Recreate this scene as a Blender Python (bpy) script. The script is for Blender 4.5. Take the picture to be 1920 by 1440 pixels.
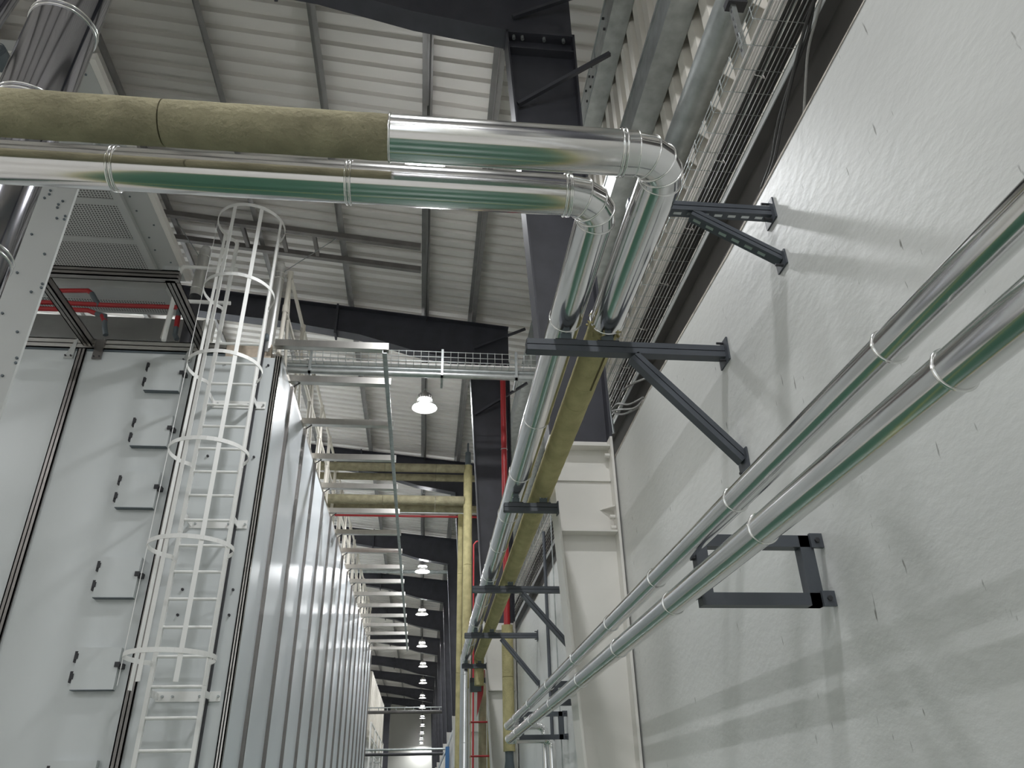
import bpy, math, random
from mathutils import Vector, Matrix
random.seed(7)
scene = bpy.context.scene
col = scene.collection
for o in list(bpy.data.objects):
    bpy.data.objects.remove(o, do_unlink=True)

# ------------------------------------------------------------------ camera, world, exposure
FPX, YAW, PITCH, ROLL = 1429.27, 0.116819, 0.510563, -0.0241277
_cy, _sy, _cp, _sp = math.cos(YAW), math.sin(YAW), math.cos(PITCH), math.sin(PITCH)
FW = Vector((_sy*_cp, _cy*_cp, _sp)); _rt = Vector((_cy, -_sy, 0)); _up = _rt.cross(FW)
_c, _s = math.cos(ROLL), math.sin(ROLL)
RT = _c*_rt + _s*_up; UP = -_s*_rt + _c*_up
cam_data = bpy.data.cameras.new('camera'); cam = bpy.data.objects.new('camera', cam_data); col.objects.link(cam)
cam.matrix_world = Matrix(((RT.x, UP.x, -FW.x, 0), (RT.y, UP.y, -FW.y, 0), (RT.z, UP.z, -FW.z, 0), (0, 0, 0, 1)))
cam_data.sensor_fit = 'HORIZONTAL'; cam_data.sensor_width = 36.0
cam_data.lens = FPX/1920*36.0; cam_data.clip_start = 0.05; cam_data.clip_end = 300
scene.camera = cam
world = bpy.data.worlds.new('world'); scene.world = world; world.use_nodes = True
world.node_tree.nodes['Background'].inputs[0].default_value = (0.75, 0.8, 0.85, 1)
world.node_tree.nodes['Background'].inputs[1].default_value = 0.3
scene.view_settings.view_transform = 'Standard'; scene.view_settings.look = 'None'
scene.view_settings.gamma = 1.0; scene.view_settings.use_curve_mapping = False
scene.view_settings.exposure = 0.08
scene.cycles.max_bounces = 10; scene.cycles.diffuse_bounces = 5; scene.cycles.glossy_bounces = 5
LAMP_POWER = 335.0
UPLIGHT = 120.0  # lamp bands made to glow so some light reaches the roof
FILL_PANEL_POWER = 0.9  # strength of the unseen fill panels added behind the camera

def P(px, py, X=None, Y=None, Z=None):
    """photo pixel (1920x1440) -> point on a plane the thing is known to lie on"""
    d = FW + RT*((px-960)/FPX) - UP*((py-720)/FPX)
    t = X/d.x if X is not None else (Y/d.y if Y is not None else Z/d.z)
    return d*t

# ------------------------------------------------------------------ materials
MATS = {}
def mat(name, base, rough=0.5, metal=0.0, var=0.0, vscale=4.0, bump=0.0, bscale=40.0, stretch=None, emit=None, spec=0.5, dark=None):
    m = bpy.data.materials.new(name); m.use_nodes = True
    nt = m.node_tree; b = nt.nodes['Principled BSDF']
    b.inputs['Base Color'].default_value = (*base, 1); b.inputs['Roughness'].default_value = rough
    b.inputs['Metallic'].default_value = metal; b.inputs['Specular IOR Level'].default_value = spec
    tc = nt.nodes.new('ShaderNodeTexCoord'); mp = nt.nodes.new('ShaderNodeMapping')
    nt.links.new(tc.outputs['Object'], mp.inputs[0])
    if stretch: mp.inputs['Scale'].default_value = stretch
    if var > 0:
        n = nt.nodes.new('ShaderNodeTexNoise'); n.inputs['Scale'].default_value = vscale; n.inputs['Detail'].default_value = 6
        r = nt.nodes.new('ShaderNodeValToRGB')
        lo = tuple(c*(1-var) for c in base) if dark is None else dark
        r.color_ramp.elements[0].position = 0.32; r.color_ramp.elements[0].color = (*lo, 1)
        r.color_ramp.elements[1].position = 0.68; r.color_ramp.elements[1].color = (*[min(1, c*(1+var*0.4)) for c in base], 1)
        nt.links.new(mp.outputs[0], n.inputs['Vector']); nt.links.new(n.outputs['Fac'], r.inputs[0])
        nt.links.new(r.outputs[0], b.inputs['Base Color'])
    if bump > 0:
        n2 = nt.nodes.new('ShaderNodeTexNoise'); n2.inputs['Scale'].default_value = bscale; n2.inputs['Detail'].default_value = 5
        bp = nt.nodes.new('ShaderNodeBump'); bp.inputs['Strength'].default_value = bump; bp.inputs['Distance'].default_value = 0.01
        nt.links.new(mp.outputs[0], n2.inputs['Vector']); nt.links.new(n2.outputs['Fac'], bp.inputs['Height'])
        nt.links.new(bp.outputs[0], b.inputs['Normal'])
    if emit:
        b.inputs['Emission Color'].default_value = (*emit[0], 1); b.inputs['Emission Strength'].default_value = emit[1]
    MATS[name] = m; return m
mat('plaster', (0.77, 0.775, 0.765), 0.42, 0, 0.08, 1.3, 0.17, 26, (1.0, 0.7, 1.2))
def scuffs():
    m = MATS['plaster']; nt = m.node_tree; b = nt.nodes['Principled BSDF']; src = b.inputs['Base Color'].links[0].from_socket
    tc = nt.nodes.new('ShaderNodeTexCoord'); mp = nt.nodes.new('ShaderNodeMapping'); mp.inputs['Rotation'].default_value = (0.9, 0, 0); mp.inputs['Scale'].default_value = (1, 9, 1.6)
    n = nt.nodes.new('ShaderNodeTexNoise'); n.inputs['Scale'].default_value = 5.5; n.inputs['Detail'].default_value = 3
    r = nt.nodes.new('ShaderNodeValToRGB'); r.color_ramp.elements[0].position = 0.71; r.color_ramp.elements[1].position = 0.76
    mx = nt.nodes.new('ShaderNodeMix'); mx.data_type = 'RGBA'; mx.inputs['B'].default_value = (0.30, 0.30, 0.285, 1)
    nt.links.new(tc.outputs['Object'], mp.inputs[0]); nt.links.new(mp.outputs[0], n.inputs['Vector']); nt.links.new(n.outputs['Fac'], r.inputs[0])
    nt.links.new(r.outputs[0], mx.inputs['Factor']); nt.links.new(src, mx.inputs['A']); nt.links.new(mx.outputs['Result'], b.inputs['Base Color'])
scuffs()
mat('plaster_edge', (0.66, 0.60, 0.54), 0.9, 0, 0.3, 14, 0.8, 30)
mat('white_paint', (0.80, 0.78, 0.74), 0.4, 0, 0.05, 3)
mat('panel_white', (0.62, 0.65, 0.655), 0.33, 0, 0.04, 1.2)
mat('panel_blue', (0.76, 0.81, 0.85), 0.3, 0, 0.04, 1.2)
mat('ladder_white', (0.84, 0.84, 0.82), 0.4)
mat('rail_cream', (0.76, 0.72, 0.64), 0.45)
mat('aluminium', (0.66, 0.64, 0.61), 0.3, 1.0, 0.08, 6, 0, 0, (1, 1, 0.1))
mat('aluminium_dark', (0.26, 0.245, 0.235), 0.34, 0.9, 0.1, 6)
mat('cladding', (0.80, 0.80, 0.80), 0.13, 1.0, 0.04, 5)
mat('stub_silver', (0.86, 0.86, 0.85), 0.38, 1.0)
mat('cladding_seam', (0.86, 0.86, 0.85), 0.18, 1.0)
mat('duct_steel', (0.50, 0.50, 0.55), 0.10, 1.0, 0.06, 3)
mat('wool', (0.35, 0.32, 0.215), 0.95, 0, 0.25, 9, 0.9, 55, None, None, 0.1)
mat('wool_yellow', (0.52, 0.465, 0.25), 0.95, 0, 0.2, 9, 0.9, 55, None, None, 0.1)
mat('wool_joint', (0.12, 0.10, 0.05), 1.0)
mat('galvanised', (0.50, 0.53, 0.53), 0.42, 0.75, 0.22, 9)
mat('galvanised_bright', (0.62, 0.64, 0.64), 0.32, 0.85, 0.12, 12)
mat('frame_dark', (0.050, 0.051, 0.064), 0.5, 0, 0.2, 5)
mat('strut_anthracite', (0.080, 0.089, 0.105), 0.42, 0, 0.1, 7)
mat('strut_line', (0.02, 0.022, 0.027), 0.6)
mat('steel_black', (0.035, 0.035, 0.04), 0.55)
mat('roof_sheet', (0.76, 0.735, 0.70), 0.5, 0, 0.08, 1.2, 0, 0)
mat('siding_sheet', (0.72, 0.69, 0.63), 0.5, 0, 0.06, 2)
mat('red_paint', (0.42, 0.03, 0.035), 0.35)
mat('grey_fitting', (0.11, 0.135, 0.15), 0.5)
mat('grey_painted', (0.50, 0.515, 0.505), 0.45, 0, 0.04, 2)
mat('grey_panel', (0.30, 0.30, 0.29), 0.6, 0, 0.15, 3)
mat('floor_grey', (0.62, 0.60, 0.57), 0.35, 0, 0.12, 1)
mat('floor_green', (0.036, 0.108, 0.068), 0.3, 0, 0.12, 2)
mat('floor_yellow', (0.42, 0.34, 0.06), 0.4)
mat('cable_white', (0.88, 0.85, 0.82), 0.5)
mat('cable_black', (0.045, 0.044, 0.042), 0.45)
mat('cable_grey', (0.26, 0.255, 0.24), 0.5)
mat('flange_pale', (0.62, 0.64, 0.64), 0.45, 0, 0.08, 8)
mat('beam_brown', (0.085, 0.08, 0.075), 0.5, 0, 0.2, 6)
mat('far_wall', (0.80, 0.80, 0.74), 0.7, 0, 0.05, 0.4)
mat('lamp_body', (0.30, 0.29, 0.28), 0.4, 0.6)
mat('lamp_reflector', (0.42, 0.40, 0.38), 0.4, 0.4)
mat('lamp_band', (0.80, 0.82, 0.85), 0.3, 0.2, emit=((0.97, 0.98, 1.0), UPLIGHT))
mat('lamp_lens', (0.9, 0.9, 0.9), 0.5, 0, emit=((0.97, 0.985, 1.0), LAMP_POWER))
mat('window_glow', (0.8, 0.85, 0.9), 0.3, 0, emit=((0.93, 0.97, 1.0), FILL_PANEL_POWER))
mat('purlin_steel', (0.27, 0.262, 0.255), 0.5, 0.2, 0.15, 6)
mat('bracing_grey', (0.17, 0.158, 0.15), 0.5, 0.2, 0.2, 6)
mat('plywood', (0.62, 0.52, 0.42), 0.7, 0, 0.2, 12)
mat('blue_paint', (0.05, 0.16, 0.36), 0.4)
mat('foil', (0.85, 0.85, 0.85), 0.2, 1.0, 0, 0, 1.0, 25)
def perforated():
    m = mat('perforated_sheet', (0.50, 0.51, 0.50), 0.5); nt = m.node_tree; b = nt.nodes['Principled BSDF']
    tc = nt.nodes.new('ShaderNodeTexCoord'); v = nt.nodes.new('ShaderNodeTexVoronoi')
    v.inputs['Scale'].default_value = 30.0; v.inputs['Randomness'].default_value = 0.0; v.voronoi_dimensions = '2D'
    r = nt.nodes.new('ShaderNodeValToRGB'); r.color_ramp.interpolation = 'CONSTANT'
    r.color_ramp.elements[0].color = (0.06, 0.06, 0.06, 1); r.color_ramp.elements[1].color = (0.50, 0.51, 0.50, 1)
    r.color_ramp.elements[1].position = 0.31
    nt.links.new(tc.outputs['Object'], v.inputs['Vector']); nt.links.new(v.outputs['Distance'], r.inputs[0]); nt.links.new(r.outputs[0], b.inputs['Base Color'])
perforated()

# ------------------------------------------------------------------ mesh helpers
ORG = {}
class MB:
    def __init__(self): self.v = []; self.f = []; self.s = []
    def add(self, vs, fs, smooth=False):
        n = len(self.v); self.v += [Vector(p) for p in vs]
        for f in fs: self.f.append(tuple(i+n for i in f)); self.s.append(smooth)
        return self
    def box(self, a, b):
        x0, x1 = sorted((a[0], b[0])); y0, y1 = sorted((a[1], b[1])); z0, z1 = sorted((a[2], b[2]))
        return self.add([(x0,y0,z0),(x1,y0,z0),(x1,y1,z0),(x0,y1,z0),(x0,y0,z1),(x1,y0,z1),(x1,y1,z1),(x0,y1,z1)],
            [(0,3,2,1),(4,5,6,7),(0,1,5,4),(1,2,6,5),(2,3,7,6),(3,0,4,7)])
    def bar(self, p0, p1, w, h, up=(0,0,1), grooves=0):
        p0, p1 = Vector(p0), Vector(p1); d = (p1-p0).normalized(); u = Vector(up); s = d.cross(u)
        if s.length < 1e-4: s = d.cross(Vector((0,1,0)))
        s.normalize(); u = s.cross(d)
        pr = [(-w/2,-h/2),(w/2,-h/2),(w/2,h/2),(-w/2,h/2)]
        vs = [p0+s*a+u*b for a,b in pr]+[p1+s*a+u*b for a,b in pr]
        return self.add(vs, [(0,1,2,3)[::-1],(4,5,6,7)]+[(i,(i+1)%4,(i+1)%4+4,i+4) for i in range(4)])
    def prism(self, pts, d):
        d = Vector(d); n = len(pts); vs = [Vector(p) for p in pts]+[Vector(p)+d for p in pts]
        return self.add(vs, [tuple(range(n))[::-1], tuple(range(n,2*n))]+[(i,(i+1)%n,(i+1)%n+n,i+n) for i in range(n)])
    def tube(self, pts, r, n=12, caps=True, closed=False):
        pts = [Vector(p) for p in pts]; m = len(pts); rs = r if isinstance(r,(list,tuple)) else [r]*m
        base = len(self.v); prev = None
        for i,p in enumerate(pts):
            if closed: t = pts[(i+1)%m]-pts[i-1]
            elif i == 0: t = pts[1]-pts[0]
            elif i == m-1: t = pts[-1]-pts[-2]
            else: t = (pts[i+1]-p).normalized()+(p-pts[i-1]).normalized()
            t.normalize()
            if prev is None:
                a = t.cross(Vector((0,0,1)));
                if a.length < 0.05: a = t.cross(Vector((0,1,0)))
            else: a = prev - t*prev.dot(t)
            a.normalize(); prev = a; b = t.cross(a)
            for k in range(n):
                an = 2*math.pi*k/n; self.v.append(p+(a*math.cos(an)+b*math.sin(an))*rs[i])
        seg = m if closed else m-1
        for i in range(seg):
            j = (i+1)%m
            for k in range(n):
                k2 = (k+1)%n; self.f.append((base+i*n+k, base+j*n+k, base+j*n+k2, base+i*n+k2)); self.s.append(True)
        if caps and not closed:
            nb = len(self.v); self.v += [v.copy() for v in self.v[base:base+n]]+[v.copy() for v in self.v[base+(m-1)*n:base+m*n]]
            self.f.append(tuple(nb+k for k in range(n))); self.s.append(False)
            self.f.append(tuple(nb+n+k for k in range(n))[::-1]); self.s.append(False)
        return self
    def lathe(self, prof, c, n=24):
        c = Vector(c); base = len(self.v)
        for r,z in prof:
            for k in range(n):
                a = 2*math.pi*k/n; self.v.append(c+Vector((r*math.cos(a), r*math.sin(a), z)))
        for i in range(len(prof)-1):
            for k in range(n):
                k2 = (k+1)%n; self.f.append((base+i*n+k, base+i*n+k2, base+(i+1)*n+k2, base+(i+1)*n+k)); self.s.append(True)
        return self
    def mesh(self, name, m, off=Vector((0,0,0))):
        me = bpy.data.meshes.new(name); me.from_pydata([tuple(v-off) for v in self.v], [], self.f)
        me.polygons.foreach_set('use_smooth', self.s); me.materials.append(MATS[m]); me.update(); return me
    def build(self, name, m, parent=None):
        off = ORG[parent] if parent else Vector((0,0,0))
        if not parent:
            xs = [v.x for v in self.v]; ys = [v.y for v in self.v]; zs = [v.z for v in self.v]
            off = Vector(((min(xs)+max(xs))/2, (min(ys)+max(ys))/2, min(zs)))
        o = bpy.data.objects.new(name, self.mesh(name, m, off)); col.objects.link(o)
        if parent: o.parent = parent
        else: o.location = off
        ORG[o] = off; return o
def inst(name, me, parent, loc, rot=(0,0,0)):
    o = bpy.data.objects.new(name, me); col.objects.link(o); o.parent = parent
    o.location = Vector(loc)-ORG[parent]; o.rotation_euler = rot; ORG[o] = Vector(loc); return o
def tag(o, label=None, cat=None, group=None, kind=None):
    if label: o['label'] = label
    if cat: o['category'] = cat
    if group: o['group'] = group
    if kind: o['kind'] = kind
    return o
def thing(name, label, cat, loc, group=None, kind=None):
    o = bpy.data.objects.new(name, None); col.objects.link(o); o.location = Vector(loc); o.empty_display_size = 0.1
    ORG[o] = Vector(loc); return tag(o, label, cat, group, kind)
ORD = ['first','second','third','fourth','fifth','sixth','seventh','eighth','ninth','tenth','eleventh','twelfth','thirteenth','fourteenth','fifteenth','sixteenth','seventeenth','eighteenth','nineteenth']

# ------------------------------------------------------------------ key dimensions (metres, camera at the origin)
FLOOR = -1.6
XW = 1.19            # plaster face of the right wall
WTOP = 2.02
XM, YM = -1.81, 7.95 # machine: side face and front face
MTOP = 4.75
YEND = 27.0
def roofz(x): return 7.02 - 0.104*x      # top of the rafters
FRAMES = [4.55, 10.43, 16.1, 21.7, 26.3, 30.9, 36.3, 42.6, 47.5, 53.3, 58.8]
XL = -13.0
KS = 1.165           # tray, beam, girts and siding stand behind the column line
XS = 1.40*KS         # corrugated siding

# ------------------------------------------------------------------ setting
floor = tag(MB().box((XL, -12, FLOOR-0.1), (2.0, 87, FLOOR)).build('floor', 'floor_grey'), 'grey concrete floor with green walkway along the aisle', 'floor', kind='structure')
MB().box((-1.65, 7.6, FLOOR), (0.92, 87, FLOOR+0.003)).build('painted_walkway', 'floor_green', floor)
MB().box((-2.5, -1.5, FLOOR), (0.92, 7.6, FLOOR+0.003)).build('painted_walkway', 'floor_green', floor)
for a, b in (((-1.73, 7.6), (-1.65, 87)), ((0.92, -1.5), (1.0, 87)), ((-2.58, -1.58), (-2.5, 7.68)), ((-2.5, -1.58), (1.0, -1.5)), ((-2.5, 3.42), (0.92, 3.50))):
    MB().box((*a, FLOOR), (*b, FLOOR+0.005)).build('line_marking', 'floor_yellow', floor)

# plaster wall: front skin split so the top is a little uneven
mb = MB(); N = 60; ys = [-12+72.0*i/N for i in range(N+1)]
vs = []
for y in ys:
    t = WTOP+0.012*math.sin(y*2.1)+0.010*random.uniform(-1,1)+max(0,(y-3))*0.004
    vs += [(XW, y, FLOOR), (XW, y, t-0.012), (XW+0.012, y, t), (XW+0.30, y, t), (XW+0.30, y, FLOOR)]
fs = []
for i in range(N):
    for k in range(4): a = i*5+k; fs.append((a, a+1, a+6, a+5))
fs += [(0,4,3,2,1), tuple(N*5+k for k in range(5))]
wall_right = tag(mb.add(vs, fs).build('wall_right', 'plaster'), 'white plastered wall on the right', 'wall', kind='structure')
mb = MB()
for i in range(N):
    a = vs[i*5+1]; b = vs[(i+1)*5+1]
    mb.add([(XW-0.002, a[1], a[2]-0.014+0.01*random.random()), (XW-0.002, a[1], a[2]), (XW+0.012, a[1], a[2]+0.014), (XW-0.002, b[1], b[2]-0.014+0.01*random.random()), (XW-0.002, b[1], b[2]), (XW+0.012, b[1], b[2]+0.014)],
           [(0,1,4,3),(1,2,5,4)])
mb.build('broken_plaster_edge', 'plaster_edge', wall_right)

def corrugated_sheet(y0, y1, period, depth, pt0, pt1, nrm, flat=0.36):
    """trapezoid ribs; profile runs along Y, extruded from pt0 to pt1 (x,z)"""
    mb = MB(); n = int(round((y1-y0)/period)); prof = []
    for i in range(n):
        b = y0+i*period
        prof += [(b, 0), (b+flat*period, 0), (b+(flat+0.1)*period, depth), (b+0.9*period, depth)]
    prof.append((y1, 0))
    vs = []
    for y, d in prof:
        vs.append((pt0[0]+nrm[0]*d, y, pt0[1]+nrm[1]*d)); vs.append((pt1[0]+nrm[0]*d, y, pt1[1]+nrm[1]*d))
    fs = [(2*i, 2*i+1, 2*i+3, 2*i+2) for i in range(len(prof)-1)]
    return mb.add(vs, fs)
ceiling = thing('ceiling', 'grey corrugated steel roof sloping up to the left', 'roof', (-5, 25, roofz(-5)+0.16), kind='structure')
per = 0.2; w = 1.0
me = None
y = -12.0
while y < 60-0.01:
    if me is None:
        me = corrugated_sheet(0, w, per, 0.05, (XS+0.1-0, roofz(XS+0.1)+0.165), (XL, roofz(XL)+0.165), (0.1, 0.99), 0.52).mesh('roof_sheet', 'roof_sheet')
    inst('roof_sheet', me, ceiling, (0, y, 0)); y += w
siding = thing('wall_right_upper', 'beige ribbed steel siding above the plaster wall', 'wall', (XS, 25, WTOP), kind='structure')
per = 0.195*KS; w = per*6
me = None; y = -12.0
while y < 60-0.3:
    if me is None:
        me = corrugated_sheet(0, w, per, -0.075*KS, (XS+0.075*KS, WTOP-0.1), (XS+0.075*KS, roofz(XS)+0.2), (1, 0)).mesh('siding_sheet', 'siding_sheet')
    inst('siding_sheet', me, siding, (0, y, 0)); y += w
tag(MB().box((XL-0.1, -12, FLOOR), (XL, 87, 11)).build('wall_left', 'far_wall'), 'pale wall far on the left beyond the machine', 'wall', kind='structure')
tag(MB().box((XL, -12.1, FLOOR), (2, -12, 9)).build('wall_back', 'far_wall'), 'pale wall behind the viewer', 'wall', kind='structure')
for k in range(5):  # glowing panels added out of view to brighten the hall
    x = XL+0.6+k*2.5
    t = thing(f'window_{k+1}', f'{ORD[k]} tall daylit window in the wall behind the viewer from the left', 'window', (x+1, -12, 0.2), 'windows behind the viewer', 'structure')
    MB().box((x, -11.99, 0.2), (x+2.1, -11.97, 5.2)).build('pane', 'window_glow', t)
    MB().box((x-0.06, -12, 0.1), (x, -11.93, 5.3)).box((x+2.1, -12, 0.1), (x+2.16, -11.93, 5.3)).box((x, -12, 5.2), (x+2.1, -11.93, 5.3)).box((x, -12, 0.1), (x+2.1, -11.93, 0.2)).build('window_frame', 'grey_painted', t)
tag(MB().box((XL, 86.5, FLOOR), (2.2, 86.7, 11.5)).build('wall_far', 'far_wall'), 'pale end wall far down the hall', 'wall', kind='structure')
tag(MB().box((XL, 60, 11), (2.2, 87, 11.1)).build('ceiling', 'roof_sheet'), 'higher flat roof over the far end of hall', 'roof', kind='structure')
tag(MB().box((XS+0.05, 60, FLOOR), (XS+0.15, 87, 11)).build('wall_right_far', 'frame_dark'), 'dark wall at far end of hall on the right', 'wall', kind='structure')
tag(MB().box((XL, 60.05, 7.2), (2.2, 60.2, 11)).build('wall_gable', 'far_wall'), 'gable wall where the hall becomes higher', 'wall', kind='structure')

# ------------------------------------------------------------------ steel portal frames
def inner_x(z): return 0.885-0.052*z
def portal(i, Y):
    nm = ['nearest','second','third','fourth','fifth','sixth','seventh','eighth','ninth','tenth','last'][min(i,10)]
    t = thing('portal_frame', f'{nm} dark steel portal frame counting along the aisle, white painted column foot', 'steel frame', (1.0, Y, FLOOR), 'dark portal frames along the hall')
    ws = 2.14 if i == 0 else 2.2
    XO = XW-0.012
    near = i < 3
    # lower (white) and upper (dark) column
    for (z0, z1, m, n) in ((FLOOR, ws, 'white_paint', 'column_foot'), (ws, 6.22, 'frame_dark', 'column')):
        c = MB().prism([(inner_x(z0), Y-0.006, z0), (XO, Y-0.006, z0), (XO, Y-0.006, z1), (inner_x(z1), Y-0.006, z1)], (0, 0.012, 0)).build(n, m, t)
        MB().add([(inner_x(z0)-0.014, Y-0.1, z0), (inner_x(z0), Y-0.1, z0), (inner_x(z0), Y+0.1, z0), (inner_x(z0)-0.014, Y+0.1, z0),
                  (inner_x(z1)-0.014, Y-0.1, z1), (inner_x(z1), Y-0.1, z1), (inner_x(z1), Y+0.1, z1), (inner_x(z1)-0.014, Y+0.1, z1)],
                 [(0,3,2,1),(4,5,6,7),(0,1,5,4),(1,2,6,5),(2,3,7,6),(3,0,4,7)]).build('inner_flange', m if n == 'column_foot' else 'frame_dark', c)
        MB().box((XO-0.016, Y-0.1, z0), (XO, Y+0.1, z1)).build('outer_flange', m, c)
        if near:
            stiff = ([2.08, 1.86, 1.50] if i == 0 else [2.1, 1.35]) if n == 'column_foot' else [6.0]
            for zs in stiff:
                k = 0.09 if zs not in (1.86,) else 0.02
                MB().box((inner_x(zs)+0.002, Y-k, zs-0.006), (XO-0.018, Y-0.007, zs+0.006)).build('stiffener', m, c)
            if n == 'column_foot' and i == 0:
                MB().prism([(XO-0.02, Y-0.09, 1.66), (XO-0.02, Y-0.008, 1.66), (XO-0.1, Y-0.008, 1.66)], (0, 0, 0.008)).build('gusset', m, c)
                for zb in (2.02, 1.60, 1.53):
                    MB().tube([(XO-0.018, Y-0.055, zb), (XO-0.05, Y-0.055, zb)], 0.014, 6).build('bolt', m, c)
    # rafter: web, flanges
    bot = [(0.575, 6.22), (-0.3, 6.38), (-1.2, 6.65), (-2.3, 6.83), (XL, 7.94)]
    top = [(XL, roofz(XL)), (XO, roofz(XO))]
    r = MB().prism([(x, Y-0.006, z) for x, z in [(XO, 6.22)]+bot+top], (0, 0.012, 0)).build('rafter', 'frame_dark', t)
    b = MB()
    for k in range(4):
        (x0, z0), (x1, z1) = bot[k], bot[k+1]
        b.prism([(x0, Y-0.1, z0), (x0, Y+0.1, z0), (x0, Y+0.1, z0-0.014), (x0, Y-0.1, z0-0.014)], (x1-x0, 0, z1-z0))
    b.build('bottom_flange', 'frame_dark', r)
    MB().prism([(XO, Y-0.1, roofz(XO)), (XO, Y+0.1, roofz(XO)), (XO, Y+0.1, roofz(XO)-0.014), (XO, Y-0.1, roofz(XO)-0.014)], (XL-XO, 0, roofz(XL)-roofz(XO))).build('top_flange', 'frame_dark', r)
    if i < 2:
        MB().box((inner_x(6.22)-0.02, Y-0.1, 6.19), (XO, Y+0.1, 6.22)).build('knee_plate', 'frame_dark', t)
        for xb in (0.62, 0.70, 0.90, 1.08):
            MB().tube([(xb, Y-0.06, 6.19), (xb, Y-0.06, 6.15)], 0.016, 6).build('bolt', 'galvanised', t)
        # stays from rafter / column to girt
        MB().bar((inner_x(5.3)+0.03, Y-0.05, 5.3), (1.43, Y-0.28, 5.75), 0.035, 0.035).build('fly_brace', 'frame_dark', t)
        MB().bar((0.62, Y-0.03, 6.5), (1.44, Y-0.2, 6.8), 0.035, 0.035).build('fly_brace', 'frame_dark', t)
    if i < 8:
        # splice plates in the rafter
        zb = 6.65+(1.58-1.2)*0.164
        MB().box((-1.60, Y-0.11, zb-0.07), (-1.57, Y+0.11, roofz(-1.58)+0.02)).build('splice_plate', 'frame_dark', t)
    return t
for i, Y in enumerate([*FRAMES]): portal(i, Y)
for Y in (-1.3, -7.1):
    t = portal(10, Y); t['label'] = 'dark portal frame %s behind the viewer' % ('just' if Y > -4 else 'farther')

# purlins (Z sections along the hall)
PUR = [0.58]+[-0.183-1.2*k for k in range(10)]
for k, x in enumerate(PUR):
    z0 = roofz(x)
    mb = MB(); mb.box((x-0.004, -12, z0+0.002), (x+0.004, 59.9, z0+0.158)); mb.box((x, -12, z0+0.002), (x+0.06, 59.9, z0+0.008)); mb.box((x-0.06, -12, z0+0.152), (x, 59.9, z0+0.158))
    tag(mb.build('roof_purlin', 'purlin_steel'), f'{ORD[k]} grey steel roof purlin counting from the right eave', 'purlin', 'roof purlins')
# wall girts (lowest is a pipe, the others C sections)
for k, (zb, h, lab) in enumerate(((3.12*KS, 0.20, ''), (3.93*KS, 0.24*KS, 'middle galvanised wall girt on the beige siding'), (5.28*KS, 0.30*KS, 'upper galvanised wall girt with bolted splice on siding'))):
    if k == 0:
        tag(MB().tube([(1.31*KS, -12, zb+0.10*KS), (1.31*KS, 59.9, zb+0.10*KS)], 0.082*KS, 24).build('wall_girt', 'galvanised'), 'lowest round galvanised girt pipe just above the cable tray', 'girt', 'wall girts')
    else:
        gx, gb = 1.25*KS, XS-0.003
        t = thing('wall_girt', lab, 'girt', (gx, 20, zb), 'wall girts')
        MB().box((gx-0.006, -12, zb), (gx, 59.9, zb+h)).build('web', 'galvanised', t)
        MB().box((gx, -12, zb), (gb, 59.9, zb+0.006)).build('bottom_lip', 'galvanised', t)
        MB().box((gx, -12, zb+h-0.006), (gb, 59.9, zb+h)).build('top_lip', 'galvanised', t)
        MB().box((gx-0.014, -12, zb+h-0.03), (gx-0.006, 59.9, zb+h)).build('edge_lip', 'galvanised', t)
        if k == 2:
            MB().box((gx-0.012, 4.1*KS, zb+0.03), (gx-0.006, 5.0*KS, zb+h-0.04)).build('splice_plate', 'galvanised', t)
            for yy in (3.75, 4.2, 4.3, 4.45, 4.8, 4.9):
                for zz in (zb+0.07, zb+0.22):
                    MB().tube([(gx-0.005, yy*KS, zz), (gx-0.026, yy*KS, zz)], 0.013, 6).build('bolt', 'steel_black', t)
# bracing ladder under the roof between two purlins
t = thing('roof_bracing', 'two dark steel angles with short cross struts under the roof, above the caged ladder', 'bracing', (-2.5, 8.8, 7.2))
for yy in (8.50, 9.02):
    MB().prism([(-0.25, yy, roofz(-0.25)-0.02), (-0.25, yy+0.07, roofz(-0.25)-0.02), (-0.25, yy+0.07, roofz(-0.25)-0.10), (-0.25, yy, roofz(-0.25)-0.10)], (-8, 0, 0.104*8)).build('angle_bar', 'bracing_grey', t)
for xx in (-1.75, -2.2, -2.75, -3.1, -3.9, -4.6):
    MB().box((xx-0.025, 8.56, roofz(xx)-0.09), (xx+0.025, 9.03, roofz(xx)-0.03)).build('cross_strut', 'bracing_grey', t)

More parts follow.
